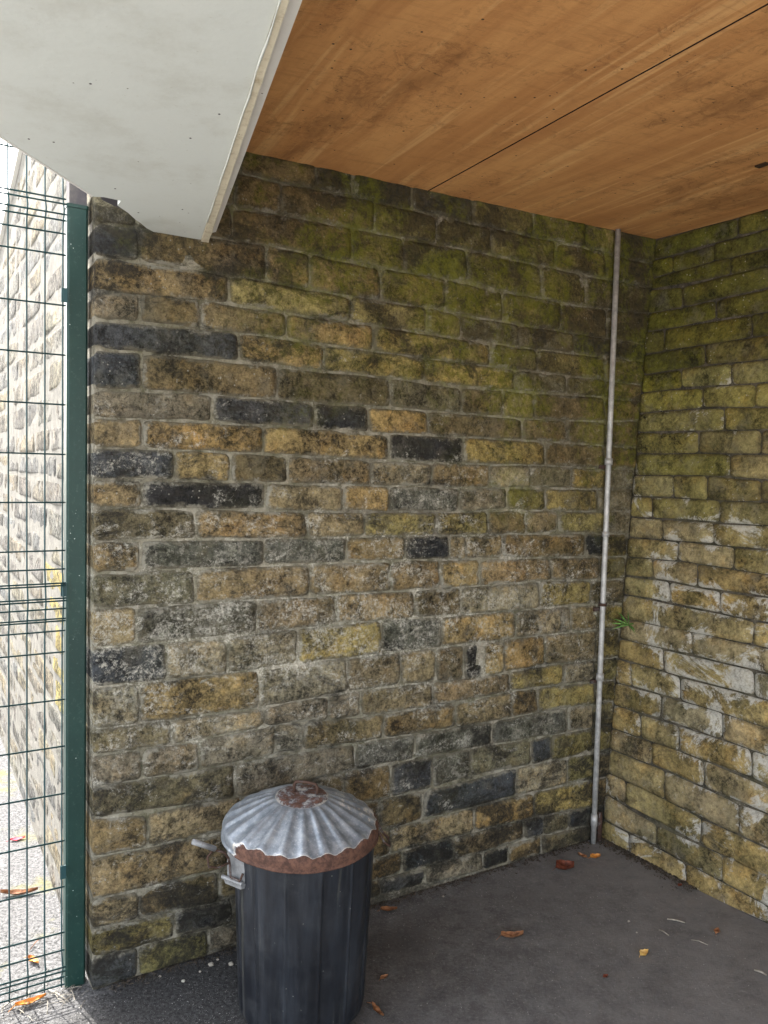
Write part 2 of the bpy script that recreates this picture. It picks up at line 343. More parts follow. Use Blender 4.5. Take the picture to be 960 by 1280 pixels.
STONE = {'k': (.030, .031, .036, .12), 'K': (.058, .062, .072, .30), 'g': (.150, .145, .130, .60), 'd': (.085, .070, .042, .25),
 'b': (.130, .098, .052, .15), 't': (.200, .158, .095, .40), 'r': (.185, .120, .072, .25), 'o': (.250, .185, .085, .25),
 'O': (.330, .225, .090, .15), 'y': (.235, .200, .075, .25), 'Y': (.300, .270, .130, .35), 'm': (.110, .102, .034, .12), 'G': (.085, .105, .012, .05),
 'M': (.120, .115, .040, .55), 'w': (.230, .215, .165, .85), 'W': (.060, .062, .055, 1.0), 'D': (.090, .092, .068, .55),
 'T': (.280, .222, .140, .20), 'f': (.150, .120, .070, .45)}
for k_ in STONE:
    a_ = STONE[k_]
    m_ = .0 if k_ in 'kKW' else .30
    a_ = tuple(a_[i]*(1-m_)+(.185, .155, .088)[i]*m_ for i in range(3))+(a_[3],)
    STONE[k_] = (a_[0]*1.0, a_[1]*.98, a_[2]*.90, a_[3]) if k_ in 'kK' else (a_[0]*1.32, a_[1]*1.25, a_[2]*1.14, a_[3]) if k_ != 'r' else (.20, .155, .09, .25)

def stone(corners, n, name, mat, parent, col, depth=.05, proud=.006, rough=.006, seed=0, nx=10, ny=5, share=None, flat_left=False):
    """corners: bottom-left, bottom-right, top-right, top-left (world); n: outward normal."""
    bl, br, tr, tl = [Vector(c) for c in corners]; cen = (bl+br+tr+tl)/4
    w = ((br-bl).length+(tr-tl).length)/2; h = ((tl-bl).length+(tr-br).length)/2
    if w < .07: nx = 5
    ud = (br-bl).normalized(); vd = n.cross(ud).normalized()
    if vd.z < 0: vd = -vd
    vs, ed = [], []; rx = min(.010, w*.2); rr = min(.010, h*.25)
    sx = seed*1.37
    tilt = (random.random()-.5)*.006; tv = (random.random()-.5)*.006
    for j in range(ny+1):
        for i in range(nx+1):
            # tighter spacing near the arrises
            s = i/nx; t = j/ny
            s = .5-.5*math.cos(math.pi*s)*.55-.5*(1-2*s)*.45; t = .5-.5*math.cos(math.pi*t)*.55-.5*(1-2*t)*.45
            p = (bl*(1-s)+br*s)*(1-t)+(tl*(1-s)+tr*s)*t
            dx = min(s, 1-s)*w; dy = min(t, 1-t)*h
            # round the corners
            if dx < rx and dy < rr:
                q = (1-dx/rx)*(1-dy/rr)*.004; p = p+ud*(q if s < .5 else -q)+vd*(q if t < .5 else -q)
            if i in (0, nx) and not (flat_left and i == 0): p = p+ud*nz(p.z*1.0, sx, 3.1, 25)*.006
            if j in (0, ny): p = p+vd*nz(p.x+p.y, sx, 9.7, 18)*.005
            d = min(dx if not (flat_left and s < .5) else 1, dy); e = max(0.0, 1-d/.009)
            hgt = proud*(1-e*e*1.1)+tilt*(s-.5)*2+tv*(t-.5)*2
            hgt += rough*(nz(p.x+sx, p.y, p.z, 14)*.9+nz(p.x+sx, p.y+4, p.z, 34)*.6)*(1-.6*e)
            vs.append(p+n*hgt-cen); ed.append(max(0.0, 1-d/.024))
    W = nx+1; fs = [(j*W+i, j*W+i+1, (j+1)*W+i+1, (j+1)*W+i) for j in range(ny) for i in range(nx)]
    ring = [i for i in range(W)]+[j*W+nx for j in range(1, ny+1)]+[ny*W+i for i in range(nx-1, -1, -1)]+[j*W for j in range(ny-1, 0, -1)]
    b0 = len(vs)
    for r in ring: vs.append(vs[r]-n*depth); ed.append(1.0 if not flat_left else .4)
    R = len(ring); fs += [(ring[k], b0+k, b0+(k+1) % R, ring[(k+1) % R]) for k in range(R)]
    o = mesh(name, vs, fs, mat, smooth=True); attr(o, 'edge', ed)
    o.location = cen-(parent.location if parent else Vector()); o.parent = parent
    o.color = col
    return o

def jit(c, a=.12):
    k = 1+random.uniform(-a, a); q = random.uniform(-a, a)*.5
    return (c[0]*k*(1+q), c[1]*k, c[2]*k*(1-q), c[3])

# ------------------------------------------------------------------ back wall (courses measured from the photograph)
CEIL = [(60, 138), (308, 190), (820, 299)]
MA = [
 [(60,165),(340,225),(440,246),(510,261),(580,277),(668,296),(730,309),(810,329)],
 [(117,232),(340,267),(400,276),(465,290),(545,305),(613,318),(695,336),(755,349),(812,359)],
 [(117,277),(340,307),(440,327),(500,340),(580,352),(628,364),(675,374),(732,384),(805,391)],
 [(117,320),(240,335),(340,353),(440,371),(545,386),(582,396),(650,406),(717,416),(755,424),(802,430)],
 [(117,364),(240,371),(340,390),(440,403),(580,424),(672,437),(720,442),(802,451)],
 [(117,399),(250,410),(340,421),(460,439),(580,454),(642,462),(755,475),(800,481)],
 [(117,436),(240,445),(340,457),(460,469),(580,485),(752,496),(797,501)],
 [(117,486),(240,490),(345,500),(460,508),(580,517),(665,524),(752,527),(792,526)],
 [(117,522),(240,526),(340,532),(460,541),(580,546),(680,552),(752,556),(790,560)],
 [(117,560),(240,562.5),(340,568),(460,575),(580,580),(660,581),(715,584),(790,587)],
 [(117,600),(240,600),(340,604),(460,607),(580,610),(660,610),(785,612)],
 [(117,635),(240,636),(340,638),(460,640),(580,640),(632,637),(700,639),(780,639)],
 [(117,677),(240,674),(340,673),(460,671),(580,669),(700,666),(777,667)],
 [(117,717),(240,711),(340,707),(460,702),(580,699),(740,696),(775,696)],
 [(117,760),(240,757),(340,748),(460,741),(580,734),(672,726),(740,725),(772,725)],
 [(117,810),(240,801),(340,789),(460,776),(580,769),(672,761),(740,755),(770,755)],
 [(117,859),(200,852),(340,835),(460,819),(580,806),(637,799),(680,794),(742,787),(770,786)],
 [(117,912),(220,899),(340,883),(430,866),(500,856),(580,850),(637,840),(682,832),(742,825),(768,822)],
 [(117,944),(220,932),(340,906),(410,901),(460,895),(580,878),(635,865),(705,855),(765,851)],
 [(117,984),(246,964),(340,944),(460,927),(580,908),(617,901),(710,884),(735,880),(762,878)],
 [(117,1023),(200,1017),(290,999),(340,976),(460,961),(587,935),(665,924),(737,910),(760,908)],
 [(117,1072),(200,1057),(260,1046),(475,999),(520,992),(585,971),(645,960),(737,942),(758,940)],
 [(117,1126),(200,1106),(270,1088),(475,1039),(560,1017),(645,996),(710,980),(757,972)],
 [(117,1163),(176,1147),(270,1128),(490,1067),(560,1049),(592,1040),(665,1022),(735,1010),(755,1006)],
 [(117,1197),(215,1173),(290,1155),(490,1094),(565,1076),(635,1056),(675,1045),(735,1032),(753,1029)],
 [(117,1239),(175,1221),(257,1197),(290,1186),(480,1118),(560,1100),(635,1080),(680,1067),(733,1050),(751,1056)]]
MA[-1][-1] = (751, 1048)
ROWS_A = [
 '117 t 200 t 255 b 300 b 396 k 442 k 515 k 591 m 667 d 732 t 770 d 819',
 '117 b 200 b 293 b 352 b 469 m 546 m 614 M 696 m 757 d 816',
 '117 w 170 t 262 b 291 b 441 m 505 G 585 m 677 m 732 d 767 d 811',
 '117 k 174 b 333 o 387 b 476 m 556 m 628 m 701 d 758 d 806',
 '117 f 286 Y 438 y 534 m 576 D 649 D 717 k 803',
 '117 g 175 b 251 f 358 o 467 y 614 m 672 m 757 b 800',
 '117 K 299 o 405 y 530 y 643 D 709 m 757 t 797',
 '117 K 177 d 347 d 488 D 577 b 628 y 667 b 756 b 794',
 '117 g 266 K 392 k 460 O 535 b 653 b 711 b 757 b 792',
 '117 t 178 o 329 o 487 k 580 y 682 b 755 b 790',
 '117 K 218 o 289 d 360 t 463 w 540 t 613 w 663 D 715 y 757 w 787',
 '117 t 178 k 332 t 430 o 487 W 574 g 634 m 682 y 747 w 784',
 '117 D 245 t 384 t 456 y 546 y 610 b 657 t 698 y 757 w 780',
 '117 t 176 W 330 W 433 b 506 k 562 t 582 t 628 b 731 k 754 m 777',
 '117 D 244 t 387 t 489 t 550 o 600 t 688 t 750 m 775',
 '117 t 171 W 322 r 420 t 519 d 577 w 675 y 738 d 773',
 '117 K 208 w 285 w 373 y 477 W 552 o 645 w 714 b 748 m 770',
 '117 w 175 o 325 w 434 r 501 t 545 r 580 k 605 o 630 o 682 t 745 m 768',
 '117 D 215 w 330 g 411 g 451 t 541 r 638 y 704 w 743 m 766',
 '117 g 178 g 250 g 344 g 379 b 480 b 570 t 640 b 673 y 744 m 763',
 '117 D 294 g 444 W 519 W 615 W 709 w 741 m 761',
 '117 f 184 T 300 d 430 b 489 K 541 W 588 D 664 K 689 M 742 m 759',
 '117 t 284 t 400 b 475 b 529 K 646 w 710 m 743 d 758',
 '117 t 174 d 272 d 340 d 400 b 488 T 593 o 667 y 743 d 757',
 '117 m 218 K 290 b 400 b 503 K 568 r 655 K 679 D 711 k 756',
 '117 K 173 m 261 g 300 b 400 b 476 K 532 g 604 k 636 b 677 D 753']
wall = thing('stone_wall', 'mossy sandstone back wall of the shelter behind the dustbin', 'wall', A0.copy())
def grid_face(mb, p00, p10, p11, p01, nx, ny, n, amp):
    vs = []
    for j in range(ny+1):
        for i in range(nx+1):
            s, t = i/nx, j/ny; p = (p00*(1-s)+p10*s)*(1-t)+(p01*(1-s)+p11*s)*t
            k = 1 if 0 < i < nx and 0 < j < ny else 0
            vs.append(p+n*amp*k*(nz(p.x, p.y, p.z, 9)+.6*nz(p.x, p.y, p.z, 28)))
    W = nx+1; mb.add(vs, [(j*W+i, j*W+i+1, (j+1)*W+i+1, (j+1)*W+i) for j in range(ny) for i in range(nx)])
# core with pointing face, a little behind the stone faces
REC = .0045
mb = MB(); lenA = (A1-A0).dot(UA)+.36
p0 = A0-NA*REC+UA*.001; p1 = A0-NA*REC+UA*lenA; Hh = Z*3.0
grid_face(mb, p0-Z*.1, p1-Z*.1, p1+Hh, p0+Hh, 110, 130, NA, .003)
mb.box(p0-NA*.012-Z*.1, UA*(lenA+.3-.002), -NA*.28, Hh+Z*.1)
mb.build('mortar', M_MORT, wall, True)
def a_pt(x, y): return on_plane(x, y, A0, NA)
for r, spec in enumerate(ROWS_A):
    tk = spec.split(); top = CEIL if r == 0 else MA[r-1]; bot = MA[r]; cnt = len(tk)//2
    for q in range(cnt):
        x0, code, x1 = float(tk[2*q]), tk[2*q+1], float(tk[2*q+2]); first, last = q == 0, q == cnt-1
        up = [a_pt(x, lerp_line(top, x)) for x in (x0, x1)]; lo = [a_pt(x, lerp_line(bot, x)) for x in (x0, x1)]
        if r == 0:
            for p in up: p.z = ceil_z(p.x, p.y)+.01
        g = .0042; gl = 0 if first else g; gr = -.03 if last else g
        bl = lo[0]+UA*gl+Z*g; br = lo[1]-UA*gr+Z*g; tr = up[1]-UA*gr-Z*g; tl = up[0]+UA*gl-Z*g
        if first: bl = bl+UA*((A0-bl).dot(UA)); tl = tl+UA*((A0-tl).dot(UA))
        if (tl-bl).z < .015: continue
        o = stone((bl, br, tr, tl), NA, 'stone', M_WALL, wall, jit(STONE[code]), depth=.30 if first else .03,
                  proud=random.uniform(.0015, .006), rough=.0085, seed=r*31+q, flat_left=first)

# ------------------------------------------------------------------ side wall on the right
MB_ = [
 [(820,324),(844,319),(921,296),(960,286)],
 [(817,347),(892,327),(917,321),(960,310)],
 [(816.5,361.5),(862,357),(912,345),(960,332.5)],
 [(813,391.5),(850,384),(902,374),(960,360.6)],
 [(810,415),(894,400),(960,389.7)],
 [(808,443),(881,430),(960,419)],
 [(807,467.5),(881,457),(960,449)],
 [(802,491),(849,485.6),(913,481),(960,478)],
 [(800,517),(874,509),(960,509)],
 [(797,541),(874,539),(960,537)],
 [(796,566.6),(870,567),(960,568)],
 [(792,594),(885,594),(960,600)],
 [(784,620.6),(840,621.6),(883,625),(960,627)],
 [(784,646),(827,648),(892,653.5),(960,657)],
 [(782,671),(827,674),(891,680.6),(960,688)],
 [(780,695.6),(846,701),(874,705),(915,711.6),(960,719)],
 [(776,718.6),(816,723),(870,734),(899,739),(960,747)],
 [(776,741.6),(833,752.5),(897,766),(940,775.5),(960,779)],
 [(774,772),(844,785),(864,789),(910,800),(960,810.5)],
 [(772,798),(829,811.6),(862,818),(936,837),(960,842)],
 [(768.6,822.5),(829,840),(851,846.6),(940,869.5),(960,875)],
 [(766,852),(789,858.6),(848,875),(899,890),(960,910)],
 [(765,880.5),(800,892.5),(824,898),(899,923),(960,945)],
 [(764,911),(794,920),(850,939.5),(877.5,950),(937,971.6),(960,983)],
 [(763,937),(813,955.5),(877.5,983),(923,1005),(960,1018.5)],
 [(765,969),(786,978),(827,998),(875,1023),(923,1044),(960,1061)],
 [(756,993),(781,1006),(820,1032),(900,1067),(960,1096.5)],
 [(754,1025),(818,1057.5),(854.6,1078),(900,1101),(960,1134)],
 [(751,1057),(774,1069),(835,1098),(960,1156)]]
ROWS_B = ['819 922 1010', '818 841 893 975', '817 913 990', '815 853 962', '812 894 985', '809 830 939 1010', '807 881 968', '806 851 914 990',
 '800 878 944 1010', '799 905 985', '796 873 951 1030', '793 912 990', '786 841 884 951 1020', '784 815 899 985', '783 828 892 975', '782 847 917 990',
 '776 815 871 968', '776 837 900 965', '774 942 1030', '772 864 980', '770 829 942 1010', '767 789 850 965', '765 826 902 985', '765 800 848 939 1010',
 '767 814 879 985', '764 830 923 1020', '760 782 876 990', '755 820 903 1010', '751 786 857 960 1060']
side = thing('stone_wall', 'ochre sandstone side wall at right with white lime bloom and mossy upper courses', 'wall', CB.copy())
def b_pt(x, y): return on_plane(x, y, CB, NB)
VB = (CT-CB); VB = (VB-UB*VB.dot(UB)); VB = VB/VB.z       # climbs one metre per unit
mb = MB(); q0 = CB-NB*.005-UB*.05; q1 = q0+UB*4.6
grid_face(mb, q0-VB*.1, q1-VB*.1, q1+VB*3.0, q0+VB*3.0, 180, 120, NB, .003)
q0b = q0-NB*.012
mb.prism([q0b-VB*.1, q0b+UB*4.6-VB*.1, q0b+UB*4.6+VB*3.0, q0b+VB*3.0], -NB*.28)
mb.build('mortar', M_MORT2, side, True)
def colB(p, q):
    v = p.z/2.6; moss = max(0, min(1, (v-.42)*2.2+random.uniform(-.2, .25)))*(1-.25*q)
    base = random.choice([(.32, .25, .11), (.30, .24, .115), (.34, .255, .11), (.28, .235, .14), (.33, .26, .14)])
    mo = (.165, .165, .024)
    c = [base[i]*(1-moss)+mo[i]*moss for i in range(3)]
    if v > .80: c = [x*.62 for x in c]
    return (c[0], c[1], c[2], .05+.25*random.random())
for r, spec in enumerate(ROWS_B):
    xs = [float(t) for t in spec.split()]; top = [(819, 299), (960, 262)] if r == 0 else MB_[r-1]; bot = MB_[r]
    for q in range(len(xs)-1):
        x0, x1 = xs[q], xs[q+1]
        up = [b_pt(x, lerp_line(top, x)) for x in (x0, x1)]; lo = [b_pt(x, lerp_line(bot, x)) for x in (x0, x1)]
        g = .0032; gl = .001 if q == 0 else g
        bl = lo[0]+UB*gl+Z*g; br = lo[1]-UB*g+Z*g; tr = up[1]-UB*g-Z*g; tl = up[0]+UB*gl-Z*g
        if q == 0:      # keep the first stone against the corner
            for p in (bl, tl):
                cor = CB+(CT-CB)*((p.z-CB.z)/(CT.z-CB.z)); p += UB*((cor-p).dot(UB))
        if (tl-bl).z < .012: tl.z = bl.z+.02
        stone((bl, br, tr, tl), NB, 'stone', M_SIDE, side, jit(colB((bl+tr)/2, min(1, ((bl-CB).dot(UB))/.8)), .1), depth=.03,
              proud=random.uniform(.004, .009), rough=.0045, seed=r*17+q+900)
# courses beyond the frame, towards the front of the shelter
for r in range(0, 29):
    zt = (GB.z+2.62)*(1-r/29.0); zb = 2.62*(1-(r+1)/29.0); u = (b_pt(1060, 1100)-CB).dot(UB)+.02
    z0 = zb; u += random.uniform(0, .12)
    while u < 3.6 and r % 1 == 0:
        L = random.uniform(.45, .75)
        pts = [CB+UB*a+VB*b for a, b in ((u+.005, z0+.005), (u+L-.005, z0+.005), (u+L-.005, zt-.005), (u+.005, zt-.005))]
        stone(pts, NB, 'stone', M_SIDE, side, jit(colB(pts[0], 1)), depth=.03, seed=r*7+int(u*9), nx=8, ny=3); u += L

# ------------------------------------------------------------------ wall outside the fence
ow = thing('stone_wall', 'bright sunlit rough stone wall running back beyond the green mesh fence', 'wall', A0+UO*.31)
mb = MB(); o0 = A0+UO*.315-NO*-.003
def top_z(t):      # raking verge measured against the sky
    return 2.98+(1.60-t)*.36 if t > .8 else 3.27
prof = [(0, -.1), (6.5, -.1), (6.5, 1.9), (2.52, 2.72), (1.6, 2.95), (.8, 3.2), (0, 3.2)]
mb.prism([o0+UO*max(0, t-.31)+Z*z for t, z in prof], -NO*.26)
mb.build('mortar', M_MORT3, ow)
cnt = 0; z = 0.0; r = 0
PAL = [(.16, .148, .122), (.125, .12, .11), (.15, .135, .105), (.12, .118, .112), (.19, .165, .115), (.14, .132, .12)]
while z < 3.2:
    h = random.uniform(.085, .125); t = .325+random.uniform(-.1, 0)*(r % 2); t = max(.32, t)
    tm = 3.9 if z < 1.2 else 3.0
    while t < tm and cnt < 285:
        L = random.uniform(.28, .70); tz = min(z+h, (top_z(t+L)-.03))
        if tz-z > .04:
            pts = [A0+UO*a+Z*b for a, b in ((t+.009, z+.004), (t+L-.004, z+.004), (t+L-.004, tz-.004), (t+.004, tz-.004))]
            base = random.choice(PAL)
            if t < .5 and .65 < z < 1.15: base = (.30, .24, .08)
            st = stone(pts[::-1][2:]+pts[::-1][:2] if False else [pts[1], pts[0], pts[3], pts[2]], NO, 'stone', M_OUT, ow, jit((*base, .35)), depth=.03, proud=.004, rough=.005, seed=cnt+3000, nx=8, ny=5)
            cnt += 1
        t += L
    z += h; r += 1
mb = MB(); tp = [(.0, 3.2), (.8, 3.2), (1.6, 2.95), (2.52, 2.72), (6.5, 1.9)]
for (ta, za), (tb, zb) in zip(tp, tp[1:]):
    a = o0+UO*max(0, ta-.31)+Z*(za+.004)+NO*.018; b = o0+UO*(max(0, tb-.31)-.004)+Z*(zb+.004)+NO*.018
    mb.prism([a, b, b+Z*.04, a+Z*.04], -NO*.36)
mb.build('coping', M_FASC, ow)

# ------------------------------------------------------------------ shelter roof: plywood ceiling, soffit, fascia
roof = thing('shelter_roof', 'shelter roof with orange plywood ceiling and white painted soffit', 'roof', Vector((0, 1.2, 2.3)))
ZS = 2.28
lipE, lipN = on_z(258, 303, ZS), on_z(360, 0, ZS)
ld = (lipN-lipE).normalized()
J0 = on_plane(540, 236, c1, NC); J1 = on_plane(960, 5, c1, NC); jd = (J1-J0).normalized(); jx = Vector((-jd.y, jd.x, 0))
if jx.x < 0: jx = -jx
def clip_poly(poly, P, n):            # keep side where (p-P).n >= 0
    out = []
    for i in range(len(poly)):
        a, b = poly[i], poly[(i+1) % len(poly)]; da, db = (a-P).dot(n), (b-P).dot(n)
        if da >= 0: out.append(a)
        if (da >= 0) != (db >= 0): out.append(a+(b-a)*(da/(da-db)))
    return out
FRONT = 3.0
lipn = Vector((-ld.y, ld.x, 0)); lipn = lipn if lipn.x > 0 else -lipn
def ceiling_sheet(off0, off1, l0=-1.0, l1=5.0):
    P = J0.copy(); P.z = 0
    poly = [P+jx*off0-jd*.5, P+jx*off1-jd*.5, P+jx*off1+jd*5, P+jx*off0+jd*5]
    for v in poly: v.z = 0
    poly = clip_poly(poly, A0-NA*.02, NA); poly = clip_poly(poly, Vector((CT.x, CT.y, 0))-NB*.02, Vector((NB.x, NB.y, 0)))
    poly = clip_poly(poly, Vector((lipE.x, lipE.y, 0))+lipn*.03, lipn)
    poly = clip_poly(poly, Vector((0, -.9, 0)), Vector((0, 1, 0)))
    if len(poly) < 3: return
    m = MB(); m.prism([Vector((p.x, p.y, ceil_z(p.x, p.y))) for p in poly], (0, 0, .018))
    mesh('ceiling_panel', m.v, m.f, None, roof, False, roof.location.copy(), [0, 0]+[1]*(len(m.f)-2), [M_PLY, M_SAWN])
G = .0032
for k in range(-3, 4): ceiling_sheet(k*1.22+G, (k+1)*1.22-G)
# roof deck above the ceiling sheets
m = MB(); P2 = [A0-NA*.25-UA*.1, A0-NA*.25+UA*3.0, CB+UB*3.9+Vector((.4, 0, 0)), Vector((.4, -.95, 0))]
dk = [lipE+lipn*.02+ld*-.0, lipE+lipn*.02+ld*3.5]
poly = [Vector((p.x, p.y, 2.69)) for p in (lipE+lipn*.05-ld*.2, A0+UA*2.75-NA*.2, CB+UB*3.3-NB*.2, lipE+lipn*.05+ld*3.6)]
m.prism(poly, (0, 0, .08)); m.build('roof_deck', M_DARKW, roof)
# white soffit board, scribed against the wall, with the broken notch near the post
edge_px = [(0, 170), (60, 208), (100, 234), (118, 246), (130, 246.5), (151, 251), (147, 257), (160, 266), (170, 275), (176, 279), (183, 285), (194, 291), (210, 293.5), (222, 297), (242, 301.5), (250, 303.5)]
pts = [on_z(x, y, ZS) for x, y in edge_px]
n_in = on_z(349, 0, ZS); dL = (pts[0]-pts[2]).normalized(); dR = (n_in-pts[-1]).normalized()
poly = [pts[-1]+dR*3.6, pts[0]+dL*2.6]+pts
m = MB(); m.prism([p for p in poly], (0, 0, .02)); m.build('soffit_board', M_WHITE, roof)
m = MB(); a = pts[0]+dL*2.6; b = pts[3]; outn = Vector((dL.y, -dL.x, 0)); outn = outn if outn.x < 0 else -outn
m.prism([a+outn*.002+Z*.001, b+outn*.002+Z*.001, b+outn*.002+Z*.30, a+outn*.002+Z*.30], outn*.006); m.build('outer_fascia', M_FASC, roof)
m = MB(); e0, e1 = on_z(250, 303.5, ZS), on_z(349.5, 0, ZS); f0, f1 = on_z(259.5, 305, ZS), on_z(360, 0, ZS)
dE = (e1-e0).normalized(); dF = (f1-f0).normalized()
# a rough cream board edge with paint runs
N_ = 90; vs = []; fs = []
for i in range(N_+1):
    s = i/N_*3.6; a = e0+dE*s; b = f0+dF*s; wv = .0035*nz(s, 0, 0, 22)+.0015*nz(s, 3, 0, 80)
    b = b+(b-a).normalized()*wv*.5; a = a+(b-a).normalized()*.0008
    zz = -.006+.002*nz(s, 7, 0, 15)
    vs += [a+Z*zz, b+Z*zz, b+Z*.30, a+Z*.30]
for i in range(N_):
    for k in range(4): fs.append((4*i+k, 4*i+(k+1) % 4, 4*i+4+(k+1) % 4, 4*i+4+k))
fs += [(0, 1, 2, 3), (4*N_+3, 4*N_+2, 4*N_+1, 4*N_)]
m.add(vs, fs); m.build('board_edge', M_CREAM, roof)
m = MB(); bead = [e0+dE*s+Z*(-.007)+(e0-f0).normalized()*(.001+.002*nz(s, 1, 0, 9)) for s in [.25+i*.05 for i in range(60)]]
m.tube(bead, [.0022*(.5+abs(nz(i, 2, 0, .7))) for i in range(60)], 6); m.build('sealant_bead', M_WHITE, roof, True)
m = MB(); h0, h1 = on_z(270, 290, ZS+.02), on_z(378, 0, ZS+.02); g0, g1 = on_z(259, 292, ZS+.02), on_z(361.5, 0, ZS+.02)
dH = (h1-h0).normalized(); dG = (g1-g0).normalized()
m.prism([g0, h0, h0+dH*3.5, g0+dG*3.5], (0, 0, .30)); m.build('inner_fascia', M_FASC, roof)
m = MB(); q_ = [on_z(x, y, 2.303) for x, y in ((120, 238), (158, 252), (165, 266), (146, 259), (128, 250))]
m.prism(q_, (0, 0, .05)); m.build('notch_backing', M_DARKW, roof)  # dark backing added to stop sky showing through the notch
m = MB(); k0 = on_plane(953, 205, c1, NC); m.box(k0-jd*.02-jx*.011-Z*.006, jd*.04, jx*.022, Z*.005); m.build('fixing_plate', M_SAWN, roof)
# short dark timber block above the fence post
pq = on_z(82, 1237)
m = MB(); c0 = pq+UA*.006+Z*2.334-NA*.004; m.box(c0, UA*.048, -NA*.05, Z*.16); m.build('timber_block', M_DARKW, roof)
# nail heads in the soffit
for (x, y) in ((113, 105), (67, 178), (238, 173), (274, 143), (228, 262), (173, 266), (144, 236), (36, 174)):
    p = on_z(x, y, ZS-.0006); m = MB(); m.tube([p, p+Z*.004], [.0024, .0024], 8); m.build('nail_head', M_DARKW, roof)

# ------------------------------------------------------------------ fence
fence = thing('mesh_fence', 'green welded wire mesh fence panel beside the dark green post', 'fence', pq.copy())
NFp = NA
def f_at(u, z, d=0): return A0 + UA*u + Z*z + NA*(-.045+d)
def zf(y):  # height of a wire crossing the fence plane beside the post
    return on_plane(80, y, A0-NA*.0415, NA).z
folds = [(zf(249), zf(283)), (zf(711), zf(788)), (zf(1187), zf(1222))]
def fold(z):
    for a, b in folds:
        if b < z < a:
            k = (a-z)/(a-b); return .025*(1-abs(2*k-1))
    return 0
ULEFT = -2.45
us = [-.0797-.0476*i for i in range(50)]
ztop, zbot = zf(189)+.28, zf(1234)
for u in us:
    zs = sorted([zbot, ztop]+[v for a, b in folds for v in (a, (a+b)/2, b)]); m = MB()
    m.tube([f_at(u, z, fold(z)) for z in zs], .0023, 6); m.build('vertical_wire', M_WIRE, fence, True)
hy = [197, 249, 256.5, 270.5, 277, 292.5, 319, 382, 444, 506, 568, 628, 688, 711, 728, 731, 746, 749, 759, 772, 775, 788, 814.6, 874, 932.5, 991.6, 1050.6, 1108, 1165, 1187, 1203, 1209, 1220, 1230]
for y in hy:
    z = zf(y); m = MB(); d = fold(z)+.0042
    m.tube([f_at(-.072, z, d), f_at(ULEFT, z, d)], .0025, 6); m.build('horizontal_wire', M_WIRE, fence, True)
def post(u0, label):
    base = A0+UA*u0-NA*.0415
    t = thing('fence_post', label, 'fence post', base)
    zt = 2.322; m = MB(); w_ = .0575; q = .006
    prof = [base+UA*q, base+UA*(w_-q), base+UA*w_-NA*q, base+UA*w_-NA*(w_-q), base+UA*(w_-q)-NA*w_, base+UA*q-NA*w_, base-NA*(w_-q), base-NA*q]
    m.prism(prof, (0, 0, zt)); m.build('post_tube', M_POST, t)
    m = MB(); m.prism([p+Z*(zt+.001) for p in [b+(b-(base+UA*w_/2-NA*w_/2))*.06 for b in prof]], (0, 0, .010)); m.build('post_cap', M_POST, t)
    for zc in (.35, 1.2, 2.05):
        m = MB(); m.box(base-UA*.017+Z*zc+NA*.004, UA*.0165, NA*.004, Z*.04); m.build('clip', M_WIRE, t)
    return t
post((pq-A0).dot(UA), 'dark green square fence post standing against the end of the stone wall')
post(-2.53, 'dark green square fence post at the far left end of the mesh fence')

# ------------------------------------------------------------------ conduit pipes
pb = on_z(740, 1053); pt = Vector((pb.x, pb.y, ceil_z(pb.x, pb.y)-.004))
pipe = thing('conduit_pipe', 'thin galvanised conduit pipe running up the back wall near the corner', 'pipe', pb.copy())
tow = -(NA); gap = (pb-A0).dot(NA)
PO = (-NA)*max(0.0, gap-.022)                     # stand 22 mm off the wall face
pb2 = A0+UA*(pb-A0).dot(UA)+NA*.026; off = NA*0
def pz(y): return on_plane(752, y, A0, NA).z
B = Vector((pb2.x, pb2.y, 0))
m = MB(); m.tube([B+Z*z for z in (0.0, .6, 1.2, 1.8, ceil_z(B.x, B.y)-.004)], .0115, 14); m.build('tube', M_PIPE, pipe, True)
for y, hgt, rr in ((577, .028, .0165), (667, .02, .0155), (754, .012, .018), (843, .03, .0165), (1018, .05, .0142)):
    z = pz(y); m = MB(); m.tube([B+Z*(z-hgt/2), B+Z*(z+hgt/2)], rr, 14); m.build('coupling', M_PIPE if hgt > .015 else M_RUSTY, pipe, True)
for y in (577, 754, 843):
    z = pz(y)-.03; m = MB(); m.box(B+Z*z-UA*.034-NA*.024, UA*.068, NA*.010, Z*.016); m.tube([B+Z*(z+.008)+NA*(-.004)], .0, 3) if False else None
    m.build('saddle_clip', M_RUSTY, pipe)
B2 = B+UA*.035-NA*.002
m = MB(); m.tube([B2, B2+Z*.10, B2+Z*.13], [.012, .012, .009], 14)
tag(m.build('pipe_stub', M_RUSTY, None, True), 'short dull grey pipe stub rising from the floor behind the conduit', 'pipe')

